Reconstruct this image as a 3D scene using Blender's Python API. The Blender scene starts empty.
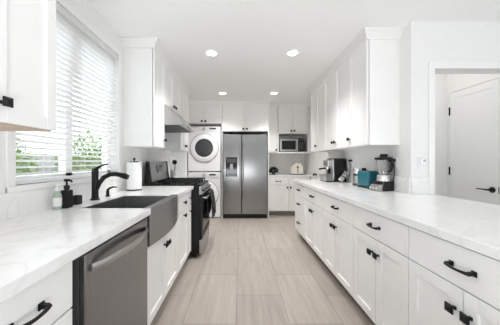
import bpy, bmesh, math, random
from mathutils import Vector, Matrix

PI = math.pi
S = bpy.context.scene
C = S.collection

# ------------------------------------------------------------------ camera
cam = bpy.data.cameras.new('camera')
cam_o = bpy.data.objects.new('camera', cam)
C.objects.link(cam_o)
cam_o.location = (0, 0, 1.219)
cam_o.rotation_euler = (PI / 2, 0, 0)
cam.sensor_width = 36.0
cam.lens = 235 / 500 * 36.0
cam.shift_x = 0.02
cam.shift_y = -0.002
cam.clip_start = 0.02
S.camera = cam_o

# ------------------------------------------------------------------ world, lights, exposure
world = bpy.data.worlds.new('sky')
S.world = world
world.use_nodes = True
bg = world.node_tree.nodes['Background']
bg.inputs[0].default_value = (0.88, 0.95, 1.0, 1)
bg.inputs[1].default_value = 2.6

S.view_settings.view_transform = 'Standard'
S.view_settings.look = 'None'
S.view_settings.gamma = 1.0
S.view_settings.use_curve_mapping = False
S.view_settings.exposure = 0.14

def fill_lamp(name, loc, rot, sx, sy, power, col):  # area lamps added out of frame to even out the light
    l = bpy.data.lights.new(name, 'AREA')
    l.shape = 'RECTANGLE'
    l.size, l.size_y = sx, sy
    l.energy = power
    l.color = col
    o = bpy.data.objects.new(name, l)
    o.location, o.rotation_euler = loc, rot
    C.objects.link(o)

fill_lamp('added_hall_fill', (2.15, 2.62, 2.5), (0, 0, 0),   .3, .3, 1.7, (1.0, 0.98, 0.95))  # unseen fill added to brighten the hall
fill_lamp('added_window_fill', (-3.0, 1.86, 3.9), (0, math.radians(-40), 0), 2.0, 1.6, 100, (0.9, 0.96, 1.0))  # added panel outside, boosts the daylight on the blind
fill_lamp('added_bounce_fill', (-0.15, -0.9, 0.75), (PI - math.radians(10), 0, 0), 1.6, 1.2, 60, (0.93, 0.965, 1.0))  # added fill behind the camera, aimed up to brighten the ceiling
S.cycles.max_bounces = 16
S.cycles.diffuse_bounces = 12
S.cycles.glossy_bounces = 6
S.cycles.transmission_bounces = 10
S.cycles.caustics_reflective = False
S.cycles.caustics_refractive = False
S.cycles.sample_clamp_indirect = 8
LAMP = 8.0
SPOT = 70.0

# ------------------------------------------------------------------ materials
def mat(name, col, rough=0.5, metal=0.0, spec=0.5, trans=0.0, ior=1.45, coat=0.0):
    m = bpy.data.materials.new(name)
    m.use_nodes = True
    b = m.node_tree.nodes['Principled BSDF']
    b.inputs['Base Color'].default_value = (*col, 1)
    b.inputs['Roughness'].default_value = rough
    b.inputs['Metallic'].default_value = metal
    b.inputs['Specular IOR Level'].default_value = spec
    b.inputs['Transmission Weight'].default_value = trans
    b.inputs['IOR'].default_value = ior
    b.inputs['Coat Weight'].default_value = coat
    return m

def nd(m, t, **kw):
    n = m.node_tree.nodes.new(t)
    for k, v in kw.items():
        setattr(n, k, v)
    return n

def lk(m, a, b):
    m.node_tree.links.new(a, b)

def noisy(m, c1, c2, scale, stretch=(1, 1, 1), detail=4, lo=0.35, hi=0.65, bump=0.0, rough=None):
    b = m.node_tree.nodes['Principled BSDF']
    tc = nd(m, 'ShaderNodeTexCoord')
    mp = nd(m, 'ShaderNodeMapping')
    mp.inputs['Scale'].default_value = stretch
    lk(m, tc.outputs['Object'], mp.inputs['Vector'])
    n = nd(m, 'ShaderNodeTexNoise')
    n.inputs['Scale'].default_value = scale
    n.inputs['Detail'].default_value = detail
    lk(m, mp.outputs[0], n.inputs['Vector'])
    r = nd(m, 'ShaderNodeValToRGB')
    r.color_ramp.elements[0].position, r.color_ramp.elements[1].position = lo, hi
    r.color_ramp.elements[0].color = (*c1, 1)
    r.color_ramp.elements[1].color = (*c2, 1)
    lk(m, n.outputs[0], r.inputs[0])
    lk(m, r.outputs[0], b.inputs['Base Color'])
    if bump:
        bp = nd(m, 'ShaderNodeBump')
        bp.inputs['Strength'].default_value = bump
        bp.inputs['Distance'].default_value = 0.002
        lk(m, n.outputs[0], bp.inputs['Height'])
        lk(m, bp.outputs[0], b.inputs['Normal'])
    if rough:
        mr = nd(m, 'ShaderNodeMapRange')
        mr.inputs['To Min'].default_value, mr.inputs['To Max'].default_value = rough
        lk(m, n.outputs[0], mr.inputs[0])
        lk(m, mr.outputs[0], b.inputs['Roughness'])
    return m

M = {}
M['wall'] = noisy(mat('wall_paint', (.8, .79, .77), .6), (.80, .797, .79), (.82, .817, .81), 30, bump=.05)
M['ceiling'] = noisy(mat('ceiling_paint', (.8, .8, .8), .8), (.91, .91, .905), (.93, .93, .925), 40, bump=.06)
M['cab'] = noisy(mat('cabinet_paint', (.83, .825, .81), .38), (.865, .86, .85), (.875, .87, .86), 8)
M['trimw'] = mat('trim_paint', (.84, .835, .825), .4)
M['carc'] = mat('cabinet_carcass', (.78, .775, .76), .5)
M['wood'] = noisy(mat('cabinet_underside_wood', (.55, .42, .32), .5), (.46, .34, .25), (.58, .45, .34), 6, (2, 14, 2))
M['toe'] = mat('toe_kick_shade_tone', (.22, .21, .195), .6)  # colour darkened to stand in for the shadow under the cabinets
M['black'] = mat('matt_black_metal', (.008, .008, .009), .4, 0.0, .35)
M['blackp'] = mat('black_plastic', (.009, .009, .010), .35, spec=.35)
M['blackgloss'] = mat('black_glass', (.012, .012, .013), .06)
M['dark'] = mat('dark_grey_plastic', (.07, .07, .072), .5)
M['rangeblack'] = mat('range_black_enamel', (.012, .012, .013), .45, spec=.3)
M['iron'] = noisy(mat('cast_iron', (.02, .02, .02), .6, spec=.2), (.008, .008, .008), (.02, .02, .02), 60, bump=.2)
M['steel'] = noisy(mat('brushed_steel', (.5, .5, .5), .3, 1.0), (.46, .455, .45), (.52, .515, .51), 5, (1, 1, 60), rough=(.26, .36))
M['steelh'] = noisy(mat('fridge_steel', (.5, .5, .5), .3, 1.0), (.27, .272, .27), (.31, .312, .31), 5, (60, 60, 1), rough=(.15, .24))
M['dsteel'] = noisy(mat('dark_brushed_steel', (.38, .38, .38), .3, 1.0), (.255, .262, .270), (.315, .322, .33), 5, (60, 1, 1), rough=(.2, .3))
M['filter'] = mat('hood_filter_mesh', (.09, .09, .09), .45, .6)
M['sinksteel'] = noisy(mat('sink_steel', (.4, .4, .4), .35, 1.0), (.30, .305, .31), (.36, .365, .37), 5, (1, 60, 1), rough=(.32, .42))
M['chrome'] = mat('polished_chrome', (.75, .75, .76), .12, 1.0)
M['enamel'] = mat('white_enamel', (.85, .85, .86), .22)
M['ringw'] = mat('white_plastic', (.80, .80, .81), .35)
M['grey'] = mat('grey_plastic', (.45, .45, .46), .45)
M['glass'] = mat('clear_glass', (1, 1, 1), .02, 0, .5, 1.0, 1.45)
M['smoke'] = mat('smoked_door_glass', (.05, .05, .055), .04)
M['teal'] = mat('teal_enamel', (.014, .125, .165), .25)
M['cream'] = mat('cream_enamel', (.82, .78, .70), .3)
M['paper'] = noisy(mat('paper_towel', (.9, .9, .89), .9), (.86, .86, .86), (.92, .92, .91), 60, bump=.3)
M['ceramic'] = mat('white_ceramic', (.86, .85, .83), .2)
M['soap'] = mat('pale_green_soap', (.40, .48, .40), .12)
M['label'] = mat('soap_paper_label', (.80, .82, .80), .6)
M['cloth'] = noisy(mat('black_towel_cloth', (.015, .015, .017), .95), (.010, .010, .011), (.028, .028, .03), 90, bump=.5)
M['slat'] = mat('blind_slat_white', (.86, .86, .86), .45)
def pane_mat():
    m = bpy.data.materials.new('window_pane_glass')
    m.use_nodes = True
    nt = m.node_tree
    nt.nodes.remove(nt.nodes['Principled BSDF'])
    t_ = nd(m, 'ShaderNodeBsdfTransparent')
    g_ = nd(m, 'ShaderNodeBsdfGlossy')
    g_.inputs['Roughness'].default_value = .01
    mx = nd(m, 'ShaderNodeMixShader')
    mx.inputs[0].default_value = .05
    lk(m, t_.outputs[0], mx.inputs[1])
    lk(m, g_.outputs[0], mx.inputs[2])
    lk(m, mx.outputs[0], nt.nodes['Material Output'].inputs[0])
    return m
M['pane'] = pane_mat()
def slat_mat():
    m = mat('blind_slat_vinyl', (.88, .88, .88), .4)
    out = m.node_tree.nodes['Material Output']
    tr = nd(m, 'ShaderNodeBsdfTranslucent')
    tr.inputs[0].default_value = (.9, .9, .9, 1)
    mx = nd(m, 'ShaderNodeMixShader')
    mx.inputs[0].default_value = .4
    lk(m, m.node_tree.nodes['Principled BSDF'].outputs[0], mx.inputs[1])
    lk(m, tr.outputs[0], mx.inputs[2])
    lk(m, mx.outputs[0], out.inputs[0])
    return m
M['slat'] = slat_mat()
M['leafd'] = noisy(mat('pot_plant_leaf', (.03, .07, .02), .5), (.008, .022, .008), (.03, .07, .02), 20)
M['leaf'] = noisy(mat('shrub_leaf', (.10, .2, .05), .5), (.06, .15, .03), (.22, .36, .09), 6)
M['leaf2'] = noisy(mat('bright_shrub_leaf', (.15, .28, .06), .5), (.12, .24, .04), (.34, .48, .14), 6)
M['bark'] = noisy(mat('shrub_bark', (.1, .07, .05), .9), (.06, .045, .03), (.16, .12, .09), 25, bump=.5)
M['soil'] = noisy(mat('garden_ground', (.3, .27, .22), .9), (.22, .2, .16), (.42, .38, .32), 5, bump=.3)
M['fence'] = noisy(mat('grey_fence_board', (.45, .44, .43), .8), (.36, .35, .34), (.52, .51, .5), 8, (12, 12, 1))

def lamp_mat():
    m = bpy.data.materials.new('lamp_diffuser')
    m.use_nodes = True
    b = m.node_tree.nodes['Principled BSDF']
    b.inputs['Base Color'].default_value = (1, 1, 1, 1)
    b.inputs['Emission Color'].default_value = (1.0, .99, .975, 1)
    b.inputs['Emission Strength'].default_value = LAMP
    return m
M['lamp'] = lamp_mat()

def screen_mat():
    m = mat('lit_display', (.02, .03, .03), .2)
    b = m.node_tree.nodes['Principled BSDF']
    b.inputs['Emission Color'].default_value = (.35, .75, .7, 1)
    b.inputs['Emission Strength'].default_value = .04
    return m
M['screen'] = screen_mat()

def quartz():
    m = mat('white_quartz', (.8, .8, .8), .16)
    b = m.node_tree.nodes['Principled BSDF']
    tc = nd(m, 'ShaderNodeTexCoord')
    n1 = nd(m, 'ShaderNodeTexNoise')
    n1.inputs['Scale'].default_value = 2.2
    n1.inputs['Detail'].default_value = 8
    n1.inputs['Distortion'].default_value = 1.2
    lk(m, tc.outputs['Object'], n1.inputs['Vector'])
    sub = nd(m, 'ShaderNodeMath', operation='SUBTRACT')
    sub.inputs[1].default_value = .5
    lk(m, n1.outputs[0], sub.inputs[0])
    ab = nd(m, 'ShaderNodeMath', operation='ABSOLUTE')
    lk(m, sub.outputs[0], ab.inputs[0])
    r = nd(m, 'ShaderNodeValToRGB')
    r.color_ramp.elements[0].position, r.color_ramp.elements[1].position = 0, .02
    r.color_ramp.elements[0].color = (.79, .785, .78, 1)
    r.color_ramp.elements[1].color = (.86, .86, .857, 1)
    lk(m, ab.outputs[0], r.inputs[0])
    n2 = nd(m, 'ShaderNodeTexNoise')
    n2.inputs['Scale'].default_value = 9
    n2.inputs['Detail'].default_value = 6
    lk(m, tc.outputs['Object'], n2.inputs['Vector'])
    mx = nd(m, 'ShaderNodeMix', data_type='RGBA', blend_type='MULTIPLY')
    mx.inputs[0].default_value = .3
    r2 = nd(m, 'ShaderNodeValToRGB')
    r2.color_ramp.elements[0].position, r2.color_ramp.elements[1].position = .35, .6
    r2.color_ramp.elements[0].color = (.86, .855, .85, 1)
    r2.color_ramp.elements[1].color = (1, 1, 1, 1)
    lk(m, n2.outputs[0], r2.inputs[0])
    lk(m, r.outputs[0], mx.inputs[6])
    lk(m, r2.outputs[0], mx.inputs[7])
    lk(m, mx.outputs[2], b.inputs['Base Color'])
    return m
M['quartz'] = quartz()

def floor_mat():
    m = mat('wood_look_floor_tile', (.5, .45, .4), .38)
    b = m.node_tree.nodes['Principled BSDF']
    tc = nd(m, 'ShaderNodeTexCoord')
    sp = nd(m, 'ShaderNodeSeparateXYZ')
    lk(m, tc.outputs['Object'], sp.inputs[0])
    ax = nd(m, 'ShaderNodeMath', operation='ADD')
    ax.inputs[1].default_value = .03 + .404 * 10
    lk(m, sp.outputs[0], ax.inputs[0])
    ay = nd(m, 'ShaderNodeMath', operation='ADD')
    ay.inputs[1].default_value = -2.146 + .385 + .77 * 10
    lk(m, sp.outputs[1], ay.inputs[0])
    cb = nd(m, 'ShaderNodeCombineXYZ')
    lk(m, ay.outputs[0], cb.inputs[0])
    lk(m, ax.outputs[0], cb.inputs[1])
    br = nd(m, 'ShaderNodeTexBrick')
    br.offset = .5
    br.inputs['Scale'].default_value = 1
    br.inputs['Brick Width'].default_value = .77
    br.inputs['Row Height'].default_value = .404
    br.inputs['Mortar Size'].default_value = .0035
    br.inputs['Mortar Smooth'].default_value = .2
    br.inputs['Bias'].default_value = 0
    br.inputs['Color1'].default_value = (.375, .333, .298, 1)
    br.inputs['Color2'].default_value = (.435, .390, .350, 1)
    br.inputs['Mortar'].default_value = (.27, .235, .21, 1)
    lk(m, cb.outputs[0], br.inputs['Vector'])
    mp = nd(m, 'ShaderNodeMapping')
    mp.inputs['Scale'].default_value = (14, 1.1, 1)
    lk(m, tc.outputs['Object'], mp.inputs['Vector'])
    n = nd(m, 'ShaderNodeTexNoise')
    n.inputs['Scale'].default_value = 1.6
    n.inputs['Detail'].default_value = 6
    n.inputs['Roughness'].default_value = .65
    lk(m, mp.outputs[0], n.inputs['Vector'])
    r = nd(m, 'ShaderNodeValToRGB')
    r.color_ramp.elements[0].position, r.color_ramp.elements[1].position = .3, .7
    r.color_ramp.elements[0].color = (.82, .81, .80, 1)
    r.color_ramp.elements[1].color = (1.08, 1.08, 1.08, 1)
    lk(m, n.outputs[0], r.inputs[0])
    mx = nd(m, 'ShaderNodeMix', data_type='RGBA', blend_type='MULTIPLY')
    mx.inputs[0].default_value = 1
    lk(m, br.outputs[0], mx.inputs[6])
    lk(m, r.outputs[0], mx.inputs[7])
    lk(m, mx.outputs[2], b.inputs['Base Color'])
    bp = nd(m, 'ShaderNodeBump', invert=True)
    bp.inputs['Strength'].default_value = .3
    bp.inputs['Distance'].default_value = .002
    lk(m, br.outputs['Fac'], bp.inputs['Height'])
    lk(m, bp.outputs[0], b.inputs['Normal'])
    return m
M['floor'] = floor_mat()

# ------------------------------------------------------------------ mesh helpers
class MB:
    def __init__(self):
        self.bm = bmesh.new()

    def box(self, x0, x1, y0, y1, z0, z1, bev=0.0, seg=2, rot=None):
        r = bmesh.ops.create_cube(self.bm, size=1)
        vs = r['verts']
        mt = Matrix.Translation(((x0 + x1) / 2, (y0 + y1) / 2, (z0 + z1) / 2)) @ Matrix.Diagonal((abs(x1 - x0), abs(y1 - y0), abs(z1 - z0), 1))
        if rot is not None:
            ctr, rm = rot
            mt = Matrix.Translation(ctr) @ rm.to_4x4() @ Matrix.Translation(-Vector(ctr)) @ mt
        bmesh.ops.transform(self.bm, matrix=mt, verts=vs)
        if bev:
            es = list({e for v in vs for e in v.link_edges})
            bmesh.ops.bevel(self.bm, geom=es, offset=bev, segments=seg, profile=.5, affect='EDGES')
        return self

    def cone(self, p, q, r1, r2=None, seg=20):
        p, q = Vector(p), Vector(q)
        d = q - p
        r = bmesh.ops.create_cone(self.bm, cap_ends=True, segments=seg, radius1=r1, radius2=r1 if r2 is None else r2, depth=d.length)
        m = Matrix.Translation((p + q) / 2) @ d.to_track_quat('Z', 'Y').to_matrix().to_4x4()
        bmesh.ops.transform(self.bm, matrix=m, verts=r['verts'])
        for v in r['verts']:
            for f in v.link_faces:
                f.smooth = True
        return self

    def tube(self, pts, rad, seg=10, flat=(1, 1)):
        pts = [Vector(p) for p in pts]
        n = len(pts)
        rs = rad if isinstance(rad, (list, tuple)) else [rad] * n
        rings = []
        up = None
        for i, p in enumerate(pts):
            t = (pts[min(i + 1, n - 1)] - pts[max(i - 1, 0)]).normalized()
            if up is None:
                up = Vector((0, 0, 1)) if abs(t.z) < .9 else Vector((1, 0, 0))
            a = t.cross(up).normalized()
            b = a.cross(t).normalized()
            up = b
            rings.append([self.bm.verts.new(p + rs[i] * (flat[0] * math.cos(2 * PI * k / seg) * a + flat[1] * math.sin(2 * PI * k / seg) * b)) for k in range(seg)])
        for r0, r1 in zip(rings, rings[1:]):
            for k in range(seg):
                f = self.bm.faces.new((r0[k], r0[(k + 1) % seg], r1[(k + 1) % seg], r1[k]))
                f.smooth = True
        self.bm.faces.new(rings[0][::-1])
        self.bm.faces.new(rings[-1])
        return self

    def lathe(self, prof, c=(0, 0, 0), seg=28, axis='Z', smooth=True, rz=0.0):
        c = Vector(c)
        rings = []
        for r, h in prof:
            ring = []
            if r < 1e-6:
                rings.append([self.bm.verts.new(self._ax(c, 0, 0, h, axis))])
                continue
            for k in range(seg):
                a = 2 * PI * k / seg + rz
                ring.append(self.bm.verts.new(self._ax(c, r * math.cos(a), r * math.sin(a), h, axis)))
            rings.append(ring)
        for r0, r1 in zip(rings, rings[1:]):
            for k in range(seg):
                k2 = (k + 1) % seg
                if len(r0) == 1 and len(r1) == 1:
                    continue
                if len(r0) == 1:
                    f = self.bm.faces.new((r0[0], r1[k2], r1[k]))
                elif len(r1) == 1:
                    f = self.bm.faces.new((r0[k], r0[k2], r1[0]))
                else:
                    f = self.bm.faces.new((r0[k], r0[k2], r1[k2], r1[k]))
                f.smooth = smooth
        if len(rings[0]) > 1:
            self.bm.faces.new(rings[0][::-1])
        if len(rings[-1]) > 1:
            self.bm.faces.new(rings[-1])
        return self

    @staticmethod
    def _ax(c, u, v, h, axis):
        if axis == 'Z':
            return c + Vector((u, v, h))
        if axis == 'Y':          # h grows towards -Y (out of a front that faces -Y)
            return c + Vector((u, -h, v))
        return c + Vector((h, u, v))

    def prism(self, poly, axis, a, b, bev=0.0, seg=2, smooth=False):
        def pt(u, v, w):
            return {'X': (w, u, v), 'Y': (u, w, v), 'Z': (u, v, w)}[axis]
        v0 = [self.bm.verts.new(pt(u, v, a)) for u, v in poly]
        v1 = [self.bm.verts.new(pt(u, v, b)) for u, v in poly]
        n = len(poly)
        fs = [self.bm.faces.new(v0), self.bm.faces.new(v1[::-1])]
        for i in range(n):
            f = self.bm.faces.new((v0[i], v1[i], v1[(i + 1) % n], v0[(i + 1) % n]))
            f.smooth = smooth
            fs.append(f)
        if bev:
            es = list({e for f in fs[:2] for e in f.edges})
            bmesh.ops.bevel(self.bm, geom=es, offset=bev, segments=seg, profile=.5, affect='EDGES')
        return self

    def ring(self, c, r_in, r_out, h0, h1, axis='Y', seg=40):
        """annulus of rectangular section round the axis"""
        prof = [(r_in, h0), (r_out, h0), (r_out, h1), (r_in, h1)]
        c = Vector(c)
        rr = [[self.bm.verts.new(self._ax(c, r * math.cos(2 * PI * k / seg), r * math.sin(2 * PI * k / seg), h, axis)) for k in range(seg)] for r, h in prof]
        for i in range(4):
            a, b = rr[i], rr[(i + 1) % 4]
            for k in range(seg):
                f = self.bm.faces.new((a[k], a[(k + 1) % seg], b[(k + 1) % seg], b[k]))
                f.smooth = True
        return self

    def build(self, name, m, parent=None):
        bmesh.ops.recalc_face_normals(self.bm, faces=self.bm.faces[:])
        for e in self.bm.edges:
            if len(e.link_faces) == 2 and e.calc_face_angle(0) > .6:
                e.smooth = False
        me = bpy.data.meshes.new(name)
        self.bm.to_mesh(me)
        self.bm.free()
        me.materials.append(M[m])
        o = bpy.data.objects.new(name, me)
        C.objects.link(o)
        if parent is not None:
            o.parent = parent
        return o

def thing(name, label, cat, loc=(0, 0, 0), rz=0.0, group=None):
    o = bpy.data.objects.new(name, None)
    o.empty_display_size = .1
    C.objects.link(o)
    o.location = loc
    o.rotation_euler = (0, 0, rz)
    o['label'] = label
    o['category'] = cat
    if group:
        o['group'] = group
    return o

def struct(o):
    o['kind'] = 'structure'
    return o

L90, R90 = PI / 2, -PI / 2
CEIL = 2.53
XW = -1.25          # left wall
XR = 1.60           # right wall
YB = 5.75           # back wall
CT = 0.915          # counter top
UB = 1.38           # bottom of the wall cabinets
UT = 2.445          # top of the wall cabinets

# ------------------------------------------------------------------ the setting
struct(MB().box(-1.45, 4.5, -3.5, 5.9, -.1, 0).build('floor', 'floor'))
struct(MB().box(-1.45, 4.6, -3.6, 5.9, CEIL, CEIL + .1).build('ceiling', 'ceiling'))
# left wall with the window hole
WY0, WY1, WZ0, WZ1 = 1.30, 2.41, 1.085, 2.31
w = MB()
w.box(XW - .16, XW, -3.5, WY0, 0, CEIL).box(XW - .16, XW, WY1, 5.9, 0, CEIL)
w.box(XW - .16, XW, WY0, WY1, 0, WZ0).box(XW - .16, XW, WY0, WY1, WZ1, CEIL)
struct(w.build('wall_left', 'wall'))
struct(MB().box(XW, 1.72, YB, YB + .15, 0, CEIL).build('wall_back', 'wall'))
# right wall with a doorway hole towards the pantry
DY0, DY1, DZ = 4.30, 5.02, 2.03
w = MB().box(XR, XR + .12, 2.2, DY0, 0, CEIL).box(XR, XR + .12, DY1, YB, 0, CEIL).box(XR, XR + .12, DY0, DY1, DZ, CEIL)
struct(w.build('wall_right', 'wall'))
# wall that faces the dining side, with the hall opening
OX0, OX1, OZ = 1.815, 2.60, 2.086
w = MB().box(XR + .12, OX0, 2.2, 2.325, 0, CEIL).box(OX1, 4.5, 2.2, 2.325, 0, CEIL).box(OX0, OX1, 2.2, 2.325, OZ, CEIL)
struct(w.build('wall_dining_side', 'wall'))
w = MB().box(XR + .12, 2.72, 2.95, 3.05, 0, CEIL)
struct(w.build('wall_hall_back', 'wall'))
HX, HY0, HY1, HZ = 2.60, 2.355, 2.92, 2.065
w = MB().box(HX, HX + .12, 2.325, HY0, 0, CEIL).box(HX, HX + .12, HY1, 2.95, 0, CEIL).box(HX, HX + .12, HY0, HY1, HZ, CEIL)
struct(w.build('wall_hall_right', 'wall'))
w = MB().box(4.5, 4.62, -3.5, -1.7, 0, CEIL).box(4.5, 4.62, .9, 2.325, 0, CEIL).box(4.5, 4.62, -1.7, .9, 0, .65).box(4.5, 4.62, -1.7, .9, 2.15, CEIL)
struct(w.build('wall_dining_right', 'wall'))
w = MB().box(-1.41, 2.0, -3.62, -3.5, 0, CEIL).box(4.2, 4.62, -3.62, -3.5, 0, CEIL).box(2.0, 4.2, -3.62, -3.5, 2.3, CEIL)
struct(w.build('wall_rear', 'wall'))

# kitchen window
win = struct(bpy.data.objects.new('window_1', None))
C.objects.link(win)
fx0, fx1 = XW - .14, XW - .085
f = MB()
for a, b in ((WY0, WY0 + .045), (WY1 - .045, WY1)):
    f.box(fx0, fx1, a, b, WZ0, WZ1)
f.box(fx0, fx1, WY0, WY1, WZ0, WZ0 + .045).box(fx0, fx1, WY0, WY1, WZ1 - .045, WZ1)
f.box(fx0, fx1, 1.80, 1.87, WZ0, WZ1)
f.build('window_frame', 'trimw', win)
MB().box(fx0 + .02, fx0 + .026, WY0 + .04, 1.81, WZ0 + .04, WZ1 - .04).build('pane', 'pane', win)
MB().box(fx0 + .035, fx0 + .041, 1.86, WY1 - .04, WZ0 + .04, WZ1 - .04).build('pane', 'pane', win)
f = MB().box(XW, XW + .012, WY0 - .05, WY0, WZ0 - .05, WZ1 + .05, .003).box(XW, XW + .012, WY1, WY1 + .05, WZ0 - .05, WZ1 + .05, .003)
f.box(XW, XW + .012, WY0, WY1, WZ1, WZ1 + .05, .003)
f.build('casing', 'trimw', win)
MB().box(XW - .085, XW + .022, WY0 - .05, WY1 + .05, WZ0 - .035, WZ0, .004).build('window_sill', 'trimw', win)

# blind inside the window
bl = thing('window_blind', 'white horizontal slat blind lowered over the window above the sink', 'blind', (XW - .03, (WY0 + WY1) / 2, WZ0))
hy = (WY1 - WY0) / 2 - .008
hgt = WZ1 - WZ0
MB().box(-.03, .035, -hy, hy, hgt - .055, hgt - .004, .004).build('headrail', 'slat', bl)
s = MB()
zz = hgt - .085
ang = math.radians(-12)
rm = Matrix.Rotation(ang, 3, 'Y')
nsl = 0
while zz > .045:
    s.box(-.024, .024, -hy + .004, hy - .004, zz - .0014, zz + .0014, rot=((0, 0, zz), rm))
    zz -= .0385
s.build('slats', 'slat', bl)
MB().box(-.024, .024, -hy + .004, hy - .004, .001, .027, .004).build('bottom_rail', 'slat', bl)
for yy in (-.36, 0, .36):
    MB().cone((.026, yy, .02), (.026, yy, hgt - .03), .0012, seg=6).build('ladder_cord', 'slat', bl)
MB().cone((.04, hy - .06, hgt - .05), (.042, hy - .06, .55), .004, seg=8).build('tilt_wand', 'ringw', bl)

# shaker leaf in a plane: local frame, front towards -y
def shaker(mb, x0, x1, z0, z1, t=.02, st=.058, deep=.011, y=0.0):
    mb.box(x0, x0 + st, y - t, y, z0, z1, .0012, 1).box(x1 - st, x1, y - t, y, z0, z1, .0012, 1)
    mb.box(x0 + st, x1 - st, y - t, y, z0, z0 + st, .0012, 1).box(x0 + st, x1 - st, y - t, y, z1 - st, z1, .0012, 1)
    mb.box(x0 + st - .002, x1 - st + .002, y - t + deep, y, z0 + st - .002, z1 - st + .002)

# hall door
d = struct(bpy.data.objects.new('door_1', None))
C.objects.link(d)
d.location = (HX, HY1 - .004, 0)
d.rotation_euler = (0, 0, R90)
dw = HY1 - HY0 - .008
m_ = MB()
shaker(m_, 0.003, dw, .008, HZ - .006, t=.035, st=.075, deep=.008, y=.035)
m_.build('door_leaf', 'trimw', d)
for z in (.25, 1.104, 1.839):
    MB().box(-.008, .012, -.006, .006, z - .05, z + .05, .002).build('hinge', 'black', d)
h = MB().lathe([(.0, 0), (.030, 0), (.030, .008), (.012, .010), (.011, .045), (0, .045)], (dw - .06, 0, .927), axis='Y')
h.tube([(dw - .06, -.042, .927), (dw - .10, -.046, .927), (dw - .18, -.046, .929)], [.010, .008, .006], 10)
h.build('lever_handle', 'black', d)
MB().box(dw - .004, dw + .003, -.002, .03, .895, .96).build('latch_plate', 'black', d)

# pantry door on the right wall
d = struct(bpy.data.objects.new('door_2', None))
C.objects.link(d)
d.location = (XR, DY1 - .004, 0)
d.rotation_euler = (0, 0, R90)
dw = DY1 - DY0 - .008
m_ = MB()
shaker(m_, 0, dw, .008, DZ - .004, t=.035, st=.09, deep=.008, y=.04)
m_.build('door_leaf', 'trimw', d)
MB().lathe([(0, 0), (.028, 0), (.028, .006), (.012, .010), (.012, .035), (.026, .045), (.028, .058), (.018, .068), (0, .069)], (.07, .005, .945), axis='Y').build('door_knob', 'black', d)

# trims
t = MB().box(OX0 - .055, OX0, 2.185, 2.2, CT + .002, OZ + .06, .003).box(OX0, 3.2, 2.185, 2.2, OZ, OZ + .06, .003)
struct(t.build('trim_1', 'trimw'))
t = MB().box(XR - .012, XR, DY0 - .07, DY0, 0, DZ + .07, .003).box(XR - .012, XR, DY1, DY1 + .07, 0, DZ + .07, .003).box(XR - .012, XR, DY0, DY1, DZ, DZ + .07, .003)
struct(t.build('trim_2', 'trimw'))

def crown(path, n):
    """crown moulding: profile swept along a polyline in plan; outward = left of travel"""
    prof = [(0, UT - .005), (.012, UT - .005), (.016, UT + .012), (.030, UT + .035), (.048, UT + .058), (.052, UT + .068), (.058, UT + .070), (.058, CEIL - .0005), (0, CEIL - .0005)]
    mb = MB()
    P = [Vector(p) for p in path]
    rows = []
    for i, p in enumerate(P):
        ds = []
        if i > 0:
            ds.append((P[i] - P[i - 1]).normalized())
        if i < len(P) - 1:
            ds.append((P[i + 1] - P[i]).normalized())
        ns = [Vector((-q.y, q.x)) for q in ds]
        nn = sum(ns, Vector((0, 0))).normalized()
        k = 1 / max(.3, nn.dot(ns[0]))
        rows.append([mb.bm.verts.new((p.x + nn.x * k * o, p.y + nn.y * k * o, z)) for o, z in prof])
    for r0, r1 in zip(rows, rows[1:]):
        for j in range(len(prof)):
            j2 = (j + 1) % len(prof)
            mb.bm.faces.new((r0[j], r0[j2], r1[j2], r1[j]))
    mb.bm.faces.new(rows[0])
    mb.bm.faces.new(rows[-1][::-1])
    struct(mb.build('trim_%d' % n, 'trimw'))

# ------------------------------------------------------------------ cabinetry
def knob(parent, x, z, y=-.026):
    MB().lathe([(.0, 0), (.010, 0), (.009, .004), (.0065, .010), (.010, .016), (.026, .024), (.0265, .030), (.015, .037), (0, .0375)], (x, y, z), seg=4, axis='Y', smooth=False, rz=PI / 4).build('knob', 'black', parent)

def pull(parent, x, z, y=-.026, half=.05):
    mb = MB()
    for s_ in (-1, 1):
        mb.box(x + s_ * half - .011, x + s_ * half + .011, y - .006, y, z - .011, z + .011, .0015, 1)
        mb.box(x + s_ * half - .007, x + s_ * half + .007, y - .026, y - .004, z - .007, z + .007, .0015, 1)
    pts = [(x + half * u, y - .026 - .010 * (1 - u * u), z - .002) for u in [-1.08, -.8, -.5, -.2, .2, .5, .8, 1.08]]
    mb.tube(pts, [.0075, .007, .006, .0055, .0055, .006, .007, .0075], 8)
    mb.build('handle', 'black', parent)

def door(parent, x0, x1, z0, z1, kn=None, gap=.0035, st=.056):
    mb = MB()
    shaker(mb, x0 + gap, x1 - gap, z0 + gap, z1 - gap, st=st, y=-.006)
    o = mb.build('door', 'cab', parent)
    if kn:
        knob(o, *kn)
    return o

def drawer(parent, x0, x1, z0, z1, hw='pull', gap=.0035, flat=True, hx=None):
    mb = MB()
    if flat:
        mb.box(x0 + gap, x1 - gap, -.026, -.006, z0 + gap, z1 - gap, .0015, 1)
    else:
        shaker(mb, x0 + gap, x1 - gap, z0 + gap, z1 - gap, st=.045, y=-.006)
    o = mb.build('drawer', 'cab', parent)
    cx = (x0 + x1) / 2 if hx is None else hx
    cz = (z0 + z1) / 2
    if hw == 'pull':
        pull(o, cx, cz, half=min(.05, (x1 - x0) * .3))
    elif hw == 'knob':
        knob(o, cx, cz)
    return o

def base(label, loc, rz, w_, d_, top=.873, toe=.105, group=None):
    t = thing('base_cabinet', label, 'cabinet', loc, rz, group)
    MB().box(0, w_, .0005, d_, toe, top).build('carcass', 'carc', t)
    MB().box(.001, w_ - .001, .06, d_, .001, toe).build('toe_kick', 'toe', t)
    return t

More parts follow.
